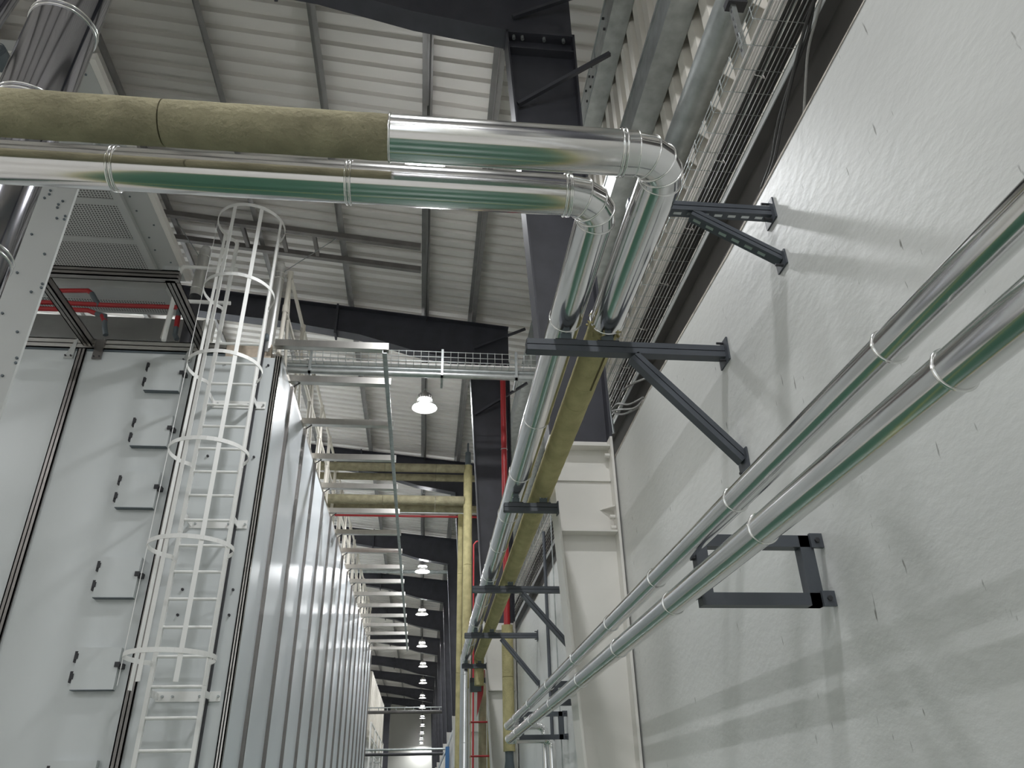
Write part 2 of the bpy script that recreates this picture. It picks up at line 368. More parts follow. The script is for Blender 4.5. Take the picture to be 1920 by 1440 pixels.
# ------------------------------------------------------------------ high bay lamps
LZ = 6.1
def lamp_parts():
    body = MB().lathe([(0.0, 0.33), (0.03, 0.33), (0.035, 0.27), (0.10, 0.265), (0.105, 0.25), (0.105, 0.15), (0.115, 0.14)], (0,0,0), 20)
    for k in range(16):
        a = 2*math.pi*k/16; body.bar((0.105*math.cos(a), 0.105*math.sin(a), 0.15), (0.105*math.cos(a), 0.105*math.sin(a), 0.25), 0.008, 0.03, (math.cos(a), math.sin(a), 0))
    refl = MB().lathe([(0.115, 0.14), (0.14, 0.10), (0.175, 0.05), (0.222, 0.0), (0.226, -0.004), (0.218, -0.004), (0.17, 0.048), (0.135, 0.09), (0.11, 0.13)], (0,0,0), 28)
    band = MB().lathe([(0.112, 0.13), (0.124, 0.13), (0.124, 0.155), (0.108, 0.155)], (0,0,0), 20)
    lens = MB(); n = 16
    lens.add([(0.192*math.cos(2*math.pi*k/n), 0.192*math.sin(2*math.pi*k/n), 0.028) for k in range(n)]+[(0, 0, 0.022)], [(n, (k+1)%n, k) for k in range(n)])
    hook = MB().tube([(0.02*math.cos(a), 0, 0.352+0.024*math.sin(a)) for a in [2*math.pi*k/12 for k in range(12)]], 0.005, 6, closed=True)
    return [('finned_body','lamp_body',body), ('reflector','lamp_reflector',refl), ('driver_band','lamp_band',band), ('lens','lamp_lens',lens), ('hook','galvanised',hook)]
LP = [(n, b.mesh(n, m)) for n, m, b in lamp_parts()]
LPX = [(796,765),(793,953),(792,1072),(791,1152),(791,1212),(793,1250),(793,1281),(792,1309),(792,1328),(792,1347),(792,1362),(791,1376),(790,1387),(790,1395)]
spots = [(P(797, 312, Z=LZ), 'lit high bay lamp hidden behind the two crossing pipes')]
for k, q in enumerate(LPX):
    lab = 'glaring high bay lamp nearest in the aisle row, below the cable tray' if k == 0 else f'{ORD[k]} lit high bay lamp of the aisle row counting from the glaring one'
    spots.append((P(*q, Z=LZ), lab))
spots += [(Vector((-0.15, 0.6, LZ)), 'lit high bay lamp overhead out of view'), (Vector((-0.15, -5.0, LZ)), 'lit high bay lamp behind the viewer'), (Vector((-0.15, -10.0, LZ)), 'lit high bay lamp by the back wall')]  # aisle row carried on out of view, added for overall brightness
for k, yy in enumerate((-4.5, 1.2, 7.3, 13.2, 18.8, 24, 29)):  # row added out of view to brighten machine front and roof
    spots.append((Vector((-8.5, yy, LZ+0.55)), f'{ORD[k]} lit high bay lamp of the left row beyond the machine'))
for k, yy in enumerate((11.5, 17.0, 22.5, 28.0, 33.5, 39, 45, 51)):  # hidden row added so the machine top bounces light to the roof
    spots.append((Vector((-5.0, yy, LZ+0.3)), f'{ORD[k]} lit high bay lamp of the row above the machine'))
for p, lab in spots:
    t = thing('high_bay_lamp', lab, 'lamp', p, 'high bay lamps')
    for n, me in LP: inst(n, me, t, p)
    top = roofz(p.x)+0.164 if p.y < 60 else 11.0
    MB().tube([p+Vector((0,0,0.37)), (p.x, p.y, top)], 0.006, 6).build('hanging_cable', 'cable_black', t)
# supply cable run under the lamp purlin
mb = MB(); pts = []
for k in range(60):
    y = 3.5+k*0.95; pts.append((-0.15+0.012*math.sin(k*1.7), y, roofz(-0.15)-0.03-0.02*math.sin(k*0.9)**2))
tag(mb.tube(pts, 0.009, 6).build('lamp_cable', 'cable_black'), 'thin black supply cable along the purlin above the lamps', 'cable')

# ------------------------------------------------------------------ clad pipes
PZ = 1.755; PR = 0.0665
def ring(parent, c, axis, r, t=0.0045, name='seam_bead', m='cladding_seam'):
    c = Vector(c); a = Vector(axis).normalized(); s = a.cross(Vector((0,0,1)))
    if s.length < 0.1: s = a.cross(Vector((1,0,0)))
    s.normalize(); u = a.cross(s)
    return MB().tube([c+(s*math.cos(2*math.pi*k/40)+u*math.sin(2*math.pi*k/40))*(r+t*0.3) for k in range(40)], t, 6, closed=True).build(name, m, parent)
def sleeve(parent, p0, p1, r, m='cladding', name='cladding_sleeve'):
    o = MB().tube([p0, p1], r, 48).build(name, m, parent); return o
def arcpts(c, R, a0, a1, n, f):
    return [f(c, R, a0+(a1-a0)*k/n) for k in range(n+1)]
def gore_elbow(parent, center, R, e0, e1, r, n=4, m='cladding'):
    """mitred gores turning from direction e0 to e1 about `center`; start point = center - e1*R"""
    e0, e1 = Vector(e0), Vector(e1); nrm = e0.cross(e1)
    rings = []
    for k in range(n+1):
        a = math.pi/2*k/n; rad = (-e1)*math.cos(a)+e0*math.sin(a); c = Vector(center)+rad*R; rings.append((c, rad))
    for k in range(n):
        mb = MB(); N = 48
        for c, rad in (rings[k], rings[k+1]):
            for j in range(N):
                an = 2*math.pi*j/N; mb.v.append(c+(rad*math.cos(an)+nrm*math.sin(an))*r)
        for j in range(N):
            j2 = (j+1)%N; mb.f.append((j, j2, N+j2, N+j)); mb.s.append(True)
        mb.build('elbow_gore', m, parent)
    for c, rad in rings:
        ring(parent, c, rad.cross(nrm), r, 0.0032)
def wool_piece(parent, p0, p1, r, m):
    p0, p1 = Vector(p0), Vector(p1); L = (p1-p0).length; n = max(2, int(L/0.05)); pts = []; rs = []
    for k in range(n+1):
        pts.append(p0.lerp(p1, k/n)); rs.append(r*(0.985 if k in (0, n) else 1.0+random.uniform(-0.012, 0.012)))
    return MB().tube(pts, rs, 40).build('wool_shell', m, parent)

# silver pipe: cross run + aisle run
SX, SY, R = 0.5265, 1.843, 0.105
t = thing('clad_pipe', 'shiny silver pipe bending under the half-insulated pipe and running down the aisle', 'pipe', (SX, SY, PZ))
xs = [-8.0, -6.0, -4.1, -2.55, -1.7, -0.996, -0.289, 0.41, SX-R]
for a, b in zip(xs, xs[1:]): sleeve(t, (a, SY, PZ), (b, SY, PZ), PR)
for a in xs[1:-1]:
    ring(t, (a-0.006, SY, PZ), (1,0,0), PR); ring(t, (a+0.006, SY, PZ), (1,0,0), PR)
gore_elbow(t, (SX-R, SY+R, PZ), R, (1,0,0), (0,1,0), PR)
ysn = [SY+R, 2.55, 3.45, 4.17, 4.9, 5.57, 6.4, 7.3, 8.2, 9.2, 10.35]
for a, b in zip(ysn, ysn[1:]): sleeve(t, (SX, a, PZ), (SX, b, PZ), PR)
for a in ysn[1:]: ring(t, (SX, a, PZ), (0,1,0), PR, 0.003)
gore_elbow(t, (SX, 10.35, PZ-R), R, (0,1,0), (0,0,-1), PR)
for a, b in ((PZ-R, 0.75), (0.75, -0.3), (-0.3, FLOOR)): sleeve(t, (SX, 10.35+R, a), (SX, 10.35+R, b), PR)
ring(t, (SX, 10.35+R, 0.75), (0,0,1), PR, 0.003); ring(t, (SX, 10.35+R, 1.55), (0,0,1), PR, 0.003)

# half insulated pipe
IX, IY = 0.6985, 1.646
t = thing('insulated_pipe', 'pipe with bare yellow mineral wool ending in silver cladding at the upper bend', 'pipe', (IX, IY, PZ))
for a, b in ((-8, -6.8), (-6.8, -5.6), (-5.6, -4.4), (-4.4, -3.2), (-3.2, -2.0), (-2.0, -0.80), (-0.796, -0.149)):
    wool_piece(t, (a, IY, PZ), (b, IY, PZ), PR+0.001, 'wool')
sleeve(t, (-0.155, IY, PZ), (0.548, IY, PZ), PR+0.003); ring(t, (-0.155, IY, PZ), (1,0,0), PR+0.002, 0.004)
sleeve(t, (0.548, IY, PZ), (IX-R, IY, PZ), PR+0.002)
ring(t, (0.542, IY, PZ), (1,0,0), PR+0.003); ring(t, (0.554, IY, PZ), (1,0,0), PR+0.003)
gore_elbow(t, (IX-R, IY+R, PZ), R, (1,0,0), (0,1,0), PR)
sleeve(t, (IX, IY+R, PZ), (IX, 2.55, PZ), PR+0.003); ring(t, (IX, 2.55, PZ), (0,1,0), PR+0.002, 0.004)
yw = [2.50, 3.05, 3.25, 3.9, 4.55, 5.3, 6.06, 7.0, 7.9, 8.9, 9.9, 10.38]
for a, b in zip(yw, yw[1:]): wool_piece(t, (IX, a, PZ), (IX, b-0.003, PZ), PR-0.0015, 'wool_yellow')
fr = MB()
for k in range(34):
    an = math.pi*(0.15+1.7*random.random()); rr = PR+random.uniform(-0.002, 0.007); yy = 2.545+random.uniform(0, 0.07)
    c = Vector((IX+rr*math.cos(an), yy, PZ+rr*math.sin(an))); d = Vector((random.uniform(-1,1), random.uniform(-1,1), random.uniform(-1,1)))*0.012
    fr.tube([c-d, c+d*0.3, c+d], [0.003, 0.006, 0.002], 5)
tag(fr.build('frayed_wool', 'wool_yellow', t), kind='stuff')
MB().bar((IX+0.028, 2.56, PZ-0.0585), (IX+0.024, 3.04, PZ-0.0605), 0.008, 0.006).build('slit', 'wool_joint', t)
wool_piece(t, (IX, 10.34, PZ-0.02), (IX, 10.34, PZ-0.35), PR-0.004, 'wool_yellow')

# two small pipes on the right wall
for (nm, X, Z, r, yend, bands, lab) in (
    ('wall_pipe', 0.745, 0.655, 0.0305, 7.28, [-0.9, 0.05, 0.994, 1.70, 2.42, 3.1, 3.9, 4.8, 5.7, 6.6], 'upper of two thin silver pipes running along the white wall'),
    ('wall_pipe', 0.745, 0.541, 0.0345, 7.17, [-0.8, 0.05, 0.874, 1.58, 2.277, 3.0, 3.8, 4.7, 5.6, 6.5], 'lower and thicker of two silver pipes running along the white wall')):
    t = thing(nm, lab, 'pipe', (X, 2, Z), 'thin silver wall pipes')
    yy = [-6.0]+bands+[yend]
    for a, b in zip(yy, yy[1:]): sleeve(t, (X, a, Z), (X, b, Z), r)
    for b in bands: ring(t, (X, b, Z), (0,1,0), r, 0.0026)
    gore_elbow(t, (X+0.06, yend, Z), 0.06, (0,1,0), (1,0,0), r)
    xe = 1.02 if Z > 0.6 else 1.06
    sleeve(t, (X+0.06, yend+0.06, Z), (xe, yend+0.06, Z), r)
    gore_elbow(t, (xe, yend+0.06, Z-0.06), 0.06, (1,0,0), (0,0,-1), r)
    sleeve(t, (xe+0.06, yend+0.06, Z-0.06), (xe+0.06, yend+0.06, FLOOR), r)

# ------------------------------------------------------------------ wall brackets carrying the two big pipes
def channel_beam(parent, p0, p1, w, h, name, slots=False):
    """strut: solid bar with a centre groove on its broad face, or slotted back"""
    p0, p1 = Vector(p0), Vector(p1); d = (p1-p0).normalized(); s = Vector((0,1,0)); u = s.cross(d); u = -u if u.z < 0 else u
    mb = MB()
    g = 0.004
    for sg in (-1, 1):
        c = u*sg*(h/4+g/4)
        mb.bar(p0+c, p1+c, w, h/2-g/2, u)
    o = mb.build(name, 'strut_anthracite', parent)
    MB().bar(p0+d*0.002, p1-d*0.002, w-0.008, h-0.004, u).build('groove', 'strut_line', o)
    if slots:
        L = (p1-p0).length; n = int(L/0.05)
        for k in range(n):
            q = p0+d*(0.03+k*0.05)-u*(h/2+0.0006)
            MB().bar(q-d*0.014, q+d*0.014, 0.012, 0.002, u).build('slot', 'galvanised_bright', o)  # pale inlays stand in for light seen through the slots
    return o
def wall_plate(parent, c, hz, wy):
    o = MB().box((c[0]-0.007, c[1]-wy, c[2]-hz), (c[0]-0.0005, c[1]+wy, c[2]+hz)).build('base_plate', 'strut_anthracite', parent)
    for sz in (-1, 1):
        MB().tube([(c[0]-0.006, c[1]-wy*0.3, c[2]+sz*hz*0.78), (c[0]-0.035, c[1]-wy*0.3, c[2]+sz*hz*0.78)], 0.005, 6).build('anchor_bolt', 'steel_black', o)
def shoe(parent, x, y, zt, zp):
    o = MB().box((x-0.045, y-0.02, zt), (x+0.045, y+0.02, zt+0.006)).build('pipe_shoe', 'steel_black', parent)
    MB().box((x-0.022, y-0.018, zt+0.006), (x+0.022, y+0.018, zp)).build('clamp_block', 'grey_fitting', o)
    for sx in (-0.016, 0, 0.016):
        MB().tube([(x+sx, y-0.012, zp-0.012), (x+sx*1.3, y-0.016, zp+0.006)], 0.005, 6).build('clamp_nut', 'galvanised', o)
BR = [(2.576, 0.365, XW, True, 'grey strut bracket with diagonal brace nearest under both big pipes', 1.134),
      (4.44, 0.454, 0.792, False, 'short grey strut bracket fixed on the nearest white column', 0),
      (6.42, 0.379, XW, True, 'grey strut bracket with diagonal brace just beyond the nearest white column', 1.134),
      (8.34, 0.41, XW, True, 'grey strut bracket with diagonal brace second beyond the nearest white column', 1.12),
      (10.28, 0.475, 0.79, False, 'short grey strut bracket on the second white column where pipes turn down', 0)]
for (Y, x0, x1, brace, lab, zw) in BR:
    t = thing('pipe_bracket', lab, 'bracket', (x1, Y, 1.6), 'strut brackets carrying the big pipes')
    H = 0.052; zc = 1.603+H/2
    channel_beam(t, (x0, Y, zc), (x1-0.002, Y, zc), 0.045, H, 'beam')
    MB().box((x0-0.003, Y-0.02, 1.607), (x0, Y+0.02, 1.651)).build('end_cap', 'strut_line', t)
    for x in (SX, IX): shoe(t, x, Y, 1.655, PZ-PR+0.004)
    if brace:
        wall_plate(t, (x1, Y, zc), 0.052, 0.05)
        channel_beam(t, (0.80, Y, 1.596), (x1-0.002, Y, zw+0.02), 0.045, 0.045, 'brace')
        wall_plate(t, (x1, Y, zw), 0.055, 0.045)
    else:
        MB().box((x1-0.010, Y-0.03, 1.59), (x1-0.002, Y+0.03, 1.668)).build('base_plate', 'strut_anthracite', t)
# slotted bracket next to the bend
t = thing('pipe_bracket', 'slotted grey strut bracket on the wall top nearest the pipe bends', 'bracket', (XW, 1.99, 1.86), 'strut brackets carrying the big pipes')
channel_beam(t, (0.66, 1.99, 1.862), (XW-0.002, 1.99, 1.862), 0.04, 0.04, 'beam', True)
wall_plate(t, (XW, 1.99, 1.862), 0.045, 0.04)
channel_beam(t, (0.89, 1.99, 1.838), (XW-0.002, 1.99, 1.655), 0.038, 0.034, 'brace', True)
wall_plate(t, (XW, 1.99, 1.645), 0.03, 0.035)
MB().tube([(IX, 1.99, PZ+PR-0.005), (IX, 1.99, 1.845)], 0.008, 8).build('hanger_rod', 'galvanised', t)

# rectangular frames carrying the wall pipes
for k, (Y, lab) in enumerate(((2.168, 'dark rectangular strut frame on white wall carrying the two thin pipes, nearest'), (5.0, 'dark rectangular strut frame beside the nearest white column'), (6.80, 'dark rectangular strut frame farthest, at the end of the thin pipes'), (-1.6, 'dark rectangular strut frame behind the viewer'))):
    t = thing('pipe_support_frame', lab, 'bracket', (XW, Y, 0.5), 'rectangular frames of the wall pipes')
    z0, z1 = 0.505, 0.715
    if k == 1: z0, z1 = 0.56, 0.70
    hw = 0.02
    MB().box((0.79, Y-hw, z0), (XW-0.03, Y+hw, z0+0.036)).build('bottom_bar', 'strut_anthracite', t)
    MB().box((0.79, Y-hw, z1-0.036), (XW-0.03, Y+hw, z1)).build('top_bar', 'strut_anthracite', t)
    MB().box((0.79, Y-hw, z0+0.036), (0.826, Y+hw, z1-0.036)).build('outer_bar', 'strut_anthracite', t)
    MB().box((XW-0.072, Y-hw, z0), (XW-0.03, Y+hw, z1)).build('inner_bar', 'strut_anthracite', t)
    for z in (z0+0.018, z1-0.018):
        MB().box((XW-0.04, Y-0.03, z-0.022), (XW-0.0005, Y-0.018, z+0.022)).build('fixing_lug', 'strut_anthracite', t)
        MB().tube([(XW-0.02, Y-0.03, z), (XW-0.02, Y-0.036, z)], 0.008, 6).build('anchor_bolt', 'steel_black', t)
    for z, r in ((0.655, 0.0305), (0.541, 0.0345)):
        MB().box((0.745+r*0.9, Y-0.012, z-0.012), (0.792, Y+0.012, z+0.012)).build('pipe_clip', 'steel_black', t)

# ------------------------------------------------------------------ eaves steel, cable tray and cables above the wall
t = thing('wall_top_beam', 'dark steel beam with pale flange edge lying on top of white wall', 'beam', (1.45, 20, WTOP))
MB().box((1.20*KS, -12, 2.10), (1.45, 60, 2.20*KS)).build('web', 'beam_brown', t)
MB().box((1.152*KS, -12, 2.142*KS), (1.20*KS, 60, 2.150*KS)).build('lower_flange', 'beam_brown', t)
MB().box((1.148*KS, -12, 2.142*KS), (1.153*KS, 60, 2.168*KS)).build('flange_edge', 'flange_pale', t)  # light falling on the beam's edge is put into its colour
TZ = 2.33*KS; TY0, TY1 = -6, 58
t = thing('cable_tray', 'wire mesh cable tray running along the top of white wall', 'cable tray', (1.12*KS, 20, TZ))
for x, z in ((1.035, 0.055), (1.035, 0.028), (1.037, 0), (1.075, 0), (1.115, 0), (1.155, 0), (1.195, 0), (1.232, 0), (1.234, 0.03), (1.234, 0.055)):
    MB().tube([(x*KS, TY0, TZ+z*KS), (x*KS, TY1, TZ+z*KS)], 0.0025, 5).build('long_wire', 'galvanised', t)
mb = MB(); y = TY0
while y < 30:
    mb.tube([(1.033*KS, y, TZ+0.068), (1.033*KS, y, TZ-0.0035), (1.236*KS, y, TZ-0.0035), (1.236*KS, y, TZ+0.068)], 0.0025, 4, caps=False); y += 0.1165
tag(mb.build('cross_wires', 'galvanised', t), kind='stuff')
def ypath(x, z, r, amp, seed, y0=TY0, y1=40):
    rnd = random.Random(seed); ph = rnd.uniform(0, 6); pts = []; n = 70
    for k in range(n+1):
        y = y0+(y1-y0)*(k/n)**1.3
        pts.append((x+amp*math.sin(y*1.3+ph), y, z+amp*0.6*(1+math.sin(y*1.1+ph*2))))
    return MB().tube(pts, r, 8)
for k in range(6):
    tag(ypath((1.070+0.0108*k)*KS, TZ+0.0075, 0.0054, 0.0008, k).build('white_cable', 'cable_white'), f'{ORD[k]} white cable in the tray counting from aisle side', 'cable', 'white cables in the tray')
for k in range(6):
    tag(ypath((1.139+0.0168*k)*KS, TZ+0.0125, 0.0086, 0.0009, 20+k).build('black_cable', 'cable_black'), f'{ORD[k]} thick black cable in the tray counting from aisle side', 'cable', 'black cables in the tray')
for k in range(12):
    y = 1.57+0.49*k
    mb = MB().tube([(1.128*KS, y, TZ-0.006), (1.130*KS, y, TZ+0.026), (1.165*KS, y+0.012, TZ+0.028), (1.169*KS, y+0.012, TZ-0.007), (1.145*KS, y, TZ-0.009)], 0.0019, 5, closed=True)
    tag(mb.build('cable_tie', 'cable_white'), f'{ORD[k]} white cable tie on the tray counting from nearest', 'cable tie', 'cable ties on the tray')
def smooth(pts, n=5):
    fine = []
    for i in range(len(pts)-1):
        p0, p1, p2, p3 = pts[max(i-1,0)], pts[i], pts[i+1], pts[min(i+2, len(pts)-1)]
        for q in range(n):
            u = q/n; fine.append(0.5*((2*p1)+(p2-p0)*u+(2*p0-5*p1+4*p2-p3)*u*u+(3*p1-p0-3*p2+p3)*u**3))
    return fine+[pts[-1]]
for k, (pp, r, m) in enumerate(((((1535,-60),(1517,53),(1490,130),(1460,227),(1447,300),(1428,352)), 0.007, 'cable_black'), (((1548,-60),(1527,0),(1507,60),(1482,160),(1464,240),(1452,300),(1436,345)), 0.007, 'cable_black'), (((1555,-60),(1532,30),(1516,90),(1511,150),(1507,220)), 0.005, 'cable_grey'))):
    tag(MB().tube(smooth([P(x, y, X=1.318-0.015*k) for x, y in pp]), r, 8).build('loose_cable', m), f'{ORD[k]} loose cable slanting from the tray toward the wall top', 'cable', 'loose cables by the wall top')
for k, (pp, r) in enumerate(((((1215,708),(1185,720),(1166,735),(1160,755),(1150,772),(1170,776),(1200,762)), 0.008), (((1206,745),(1180,758),(1158,757),(1147,770),(1160,768),(1190,765),(1206,750)), 0.007))):
    tag(MB().tube(smooth([P(x, y, X=1.32-0.02*k) for x, y in pp]), r, 8).build('cable_loop', 'cable_grey'), ['large grey cable loop hanging over wall top before the white column', 'small grey cable loop beside the large one at wall top'][k], 'cable', 'grey cable loops')
t = thing('slotted_rail', 'perforated steel hanger rail holding the cable tray to the lowest girt', 'rail', P(1397, 100, X=1.23*KS))
a, b = P(1373, 12, X=1.23*KS), P(1398, 105, X=1.23*KS)
o = MB().bar(a, b, 0.03, 0.024, (1,0,0)).build('rail', 'galvanised_bright', t)
for k in range(6):
    q = a.lerp(b, (k+0.7)/6.4); d = (b-a).normalized()
    MB().bar(q-d*0.009+Vector((-0.0125,0,0)), q+d*0.009+Vector((-0.0125,0,0)), 0.011, 0.002, (1,0,0)).build('slot', 'steel_black', o)
MB().box(a+Vector((-0.03,-0.03,0)), a+Vector((0.07,0.03,0.04))).build('clamp', 'steel_black', t)
# conduit on the nearest column
tag(MB().tube([P(1131, 690, Y=4.5), P(1150, 812, Y=4.5)], 0.011, 10).build('conduit', 'galvanised'), 'thin grey conduit against dark web of the nearest column', 'conduit')
# cable tray crossing the aisle
t = thing('crossing_cable_tray', 'wire mesh cable tray crossing the aisle above the glaring lamp', 'cable tray', (-0.2, 8.75, 5.1))
x0, x1 = -4.2, 1.42
for (dy, z) in ((0, 5.36), (0, 5.28), (0, 5.205), (0.08, 5.2), (0.17, 5.2), (0.25, 5.2), (0.25, 5.28), (0.25, 5.36)):
    MB().tube([(x0, 8.7+dy, z), (x1, 8.7+dy, z)], 0.005, 6).build('long_wire', 'galvanised_bright', t)
mb = MB(); x = x0
while x < x1:
    mb.tube([(x, 8.695, 5.365), (x, 8.695, 5.195), (x, 8.955, 5.195), (x, 8.955, 5.365)], 0.0045, 5, caps=False); x += 0.098
tag(mb.build('cross_wires', 'galvanised_bright', t), kind='stuff')
MB().box((x0, 8.78, 5.205), (x1, 8.93, 5.225)).build('cable_bundle', 'cable_white', t)
for k, (zz, r, m) in enumerate(((5.10, 0.022, 'galvanised'), (5.03, 0.045, 'galvanised_bright'))):
    tag(MB().tube([(x0, 8.74, zz), (x1, 8.74, zz)], r, 16).build('conduit', m), ['thin grey conduit under the crossing wire tray', 'thicker ribbed metal conduit slung under the crossing wire tray'][k], 'conduit')
for x in (-1.6, 0.1, 1.08):
    tag(MB().box((x-0.015, 8.66, 4.96), (x+0.015, 8.70, 5.38)).box((x-0.015, 8.66, 4.96), (x+0.015, 8.98, 4.985)).build('tray_hanger', 'galvanised'), {-1.6:'leftmost', 0.1:'middle', 1.08:'rightmost'}[x]+' metal hanger of the crossing wire tray', 'hanger', 'hangers of the crossing tray')

# ------------------------------------------------------------------ panel machine on the left
t = thing('panel_machine', 'tall white panelled machine with aluminium profiles left of the aisle', 'machine', (-4, 17, FLOOR))
MB().box((-9, YM+0.06, FLOOR), (XM-0.06, YEND, MTOP)).build('core', 'grey_panel', t)
def profile_post(x0, x1, y0, y1, z0, z1, name='frame_profile', m='aluminium_dark', axis='z', n=2, e=0.006):
    """aluminium extrusion: core plus raised lips so that grooves run along it"""
    mb = MB()
    if axis == 'z':
        mb.box((x0+e, y0+e, z0), (x1-e, y1-e, z1))
        for i in range(n+1):
            xa = x0+(x1-x0-0.012)*i/n; mb.box((xa, y0, z0), (xa+0.012, y1, z1))
        for i in range(n+1):
            ya = y0+(y1-y0-0.012)*i/n; mb.box((x0, ya, z0), (x1, ya+0.012, z1))
    elif axis == 'x':
        mb.box((x0, y0+e, z0+e), (x1, y1-e, z1-e))
        for i in range(n+1):
            za = z0+(z1-z0-0.012)*i/n; mb.box((x0, y0, za), (x1, y1, za+0.012))
        for i in range(2):
            ya = y0+(y1-y0-0.012)*i; mb.box((x0, ya, z0), (x1, ya+0.012, z1))
    else:
        mb.box((x0+e, y0, z0+e), (x1-e, y1, z1-e))
        for i in range(n+1):
            xa = x0+(x1-x0-0.012)*i/n; mb.box((xa, y0, z0), (xa+0.012, y1, z1))
        for i in range(2):
            za = z0+(z1-z0-0.012)*i; mb.box((x0, y0, za), (x1, y1, za+0.012))
    return mb
fx = [-9.0, -6.7, -5.37, -4.04, -2.72, -1.84]
for a, b in zip(fx, fx[1:]):
    MB().box((a+0.03, YM, FLOOR), (b-0.03, YM+0.05, MTOP-0.02)).build('front_panel', 'panel_white', t)
for x in fx[1:-1]:
    profile_post(x-0.045, x+0.045, YM-0.03, YM+0.05, FLOOR, MTOP).build('frame_profile', 'aluminium_dark', t)
profile_post(-1.868, XM+0.005, YM-0.01, YM+0.05, FLOOR, MTOP).build('corner_profile', 'aluminium', t)
profile_post(-9, -2.45, YM-0.015, YM+0.06, MTOP+0.01, MTOP+0.14, axis='x').build('top_rail', 'aluminium', t)
MB().box((-9, YM-0.005, MTOP-0.02), (-2.45, YM+0.05, MTOP+0.01)).build('top_seal', 'grey_fitting', t)
MB().box((-2.45, YM, MTOP-0.02), (-1.93, YM+0.05, MTOP+0.16)).build('plywood_strip', 'plywood', t)
SYS = [YM+0.03, 8.73]+[8.73+1.222*k for k in range(1, 15)]+[YEND]
for k, (a, b) in enumerate(zip(SYS, SYS[1:])):
    MB().box((XM-0.05, a+0.022, FLOOR), (XM, b-0.022, MTOP)).build('side_panel', 'panel_blue', t)
for y in SYS[1:]:
    mb = MB().box((XM-0.05, y-0.022, FLOOR), (XM+0.03, y+0.022, MTOP+0.02)); mb.box((XM, y-0.024, FLOOR), (XM+0.036, y-0.01, MTOP+0.02)); mb.box((XM, y+0.01, FLOOR), (XM+0.036, y+0.024, MTOP+0.02))
    mb.build('side_profile', 'aluminium_dark', t)
MB().box((-1.93, YM+0.05, MTOP), (XM-0.0, YEND, MTOP+0.06)).build('top_edge', 'aluminium', t)
MB().box((-9, YM+0.06, MTOP), (-1.93, YEND, MTOP+0.05)).build('top_plate', 'panel_white', t)
# inspection hatches
for (zt, zb) in ((4.62, 4.215), (3.905, 3.53), (3.225, 2.83), (2.305, 1.905), (1.435, 1.06), (0.47, 0.07)):
    h = MB().box((-3.25, YM-0.065, zb), (-2.865, YM-0.002, zt)).build('hatch', 'panel_white', t)
    MB().box((-3.245, YM-0.069, zb-0.006), (-2.87, YM-0.002, zb)).build('hatch_seal', 'grey_fitting', h)
    for f in (0.2, 0.68):
        zz = zt-(zt-zb)*f; hg = MB().box((-3.285, YM-0.045, zz-0.055), (-3.252, YM-0.002, zz+0.045)).box((-3.272, YM-0.07, zz-0.03), (-3.24, YM-0.045, zz+0.02))
        hg.build('hinge', 'steel_black', h)
    zz = (zt+zb)/2+0.02; MB().box((-2.865, YM-0.06, zz-0.022), (-2.82, YM-0.002, zz+0.022)).box((-2.895, YM-0.08, zz-0.01), (-2.85, YM-0.066, zz+0.035)).build('latch', 'steel_black', h)
# gantry of extrusions standing out from the machine top
t = thing('profile_gantry', 'aluminium profile gantry jutting forward from the machine top over the hatches', 'frame', (-3.3, 7.3, MTOP+0.1))
for x in (-4.0, -2.72):
    profile_post(x-0.05, x+0.05, 6.6, YM+0.02, 4.80, 4.89, axis='y').build('beam', 'aluminium_dark', t)
profile_post(-5.4, -2.63, 6.56, 6.64, 4.80, 4.90, axis='x').build('cross_beam', 'aluminium_dark', t)
MB().box((-2.80, 6.55, 4.90), (-2.64, 6.60, 4.95)).build('end_clip', 'galvanised_bright', t)
for x, s in ((-4.17, 1), (-3.86, -1), (-2.87, 1)):
    MB().prism([(x-0.05, YM-0.012, 4.62), (x+0.05, YM-0.012, 4.62), (x+0.05, YM-0.012, 4.88), (x-0.05*(1 if s < 0 else -0.6), YM-0.012, 4.88)], (0, -0.02 if s < 0 else -0.008, 0)).build('gusset', 'grey_painted' if s > 0 else 'aluminium_dark', t)
    for dx in (-0.03, 0.03):
        MB().tube([(x+dx, YM-0.02, 4.65), (x+dx, YM-0.04, 4.65)], 0.010, 6).build('bolt', 'steel_black', t)
# walkway arms
t = thing('walkway_frame', 'row of bright aluminium cantilever arms along the machine top with edge angle', 'frame', (-1.2, 17, 4.8))
arms = [7.88, 8.73]+[8.73+1.222*k for k in range(1, 16)]
me = None
for k, y in enumerate(arms):
    if me is None:
        mb = profile_post(-1.88, -0.56, -0.045, 0.045, 4.835, 4.925, axis='x', e=0.018); me = mb.mesh('arm', 'aluminium')
        me2 = MB().box((-0.56, -0.045, 4.835), (-0.555, 0.045, 4.925)).mesh('end_plate', 'aluminium')
        me3 = MB().bar((-1.80, 0, 4.76), (-1.70, 0, 4.84), 0.012, 0.012).mesh('stay_hook', 'steel_black')
    o = inst('arm', me, t, (0, y, 0)); 
    e = bpy.data.objects.new('end_plate', me2); col.objects.link(e); e.parent = o
    if k > 0:
        e = bpy.data.objects.new('stay_hook', me3); col.objects.link(e); e.parent = o
MB().box((-0.62, 7.85, 4.79), (-0.57, arms[-1]+0.05, 4.797)).box((-0.625, 7.85, 4.79), (-0.617, arms[-1]+0.05, 4.835)).build('edge_angle', 'galvanised', t)
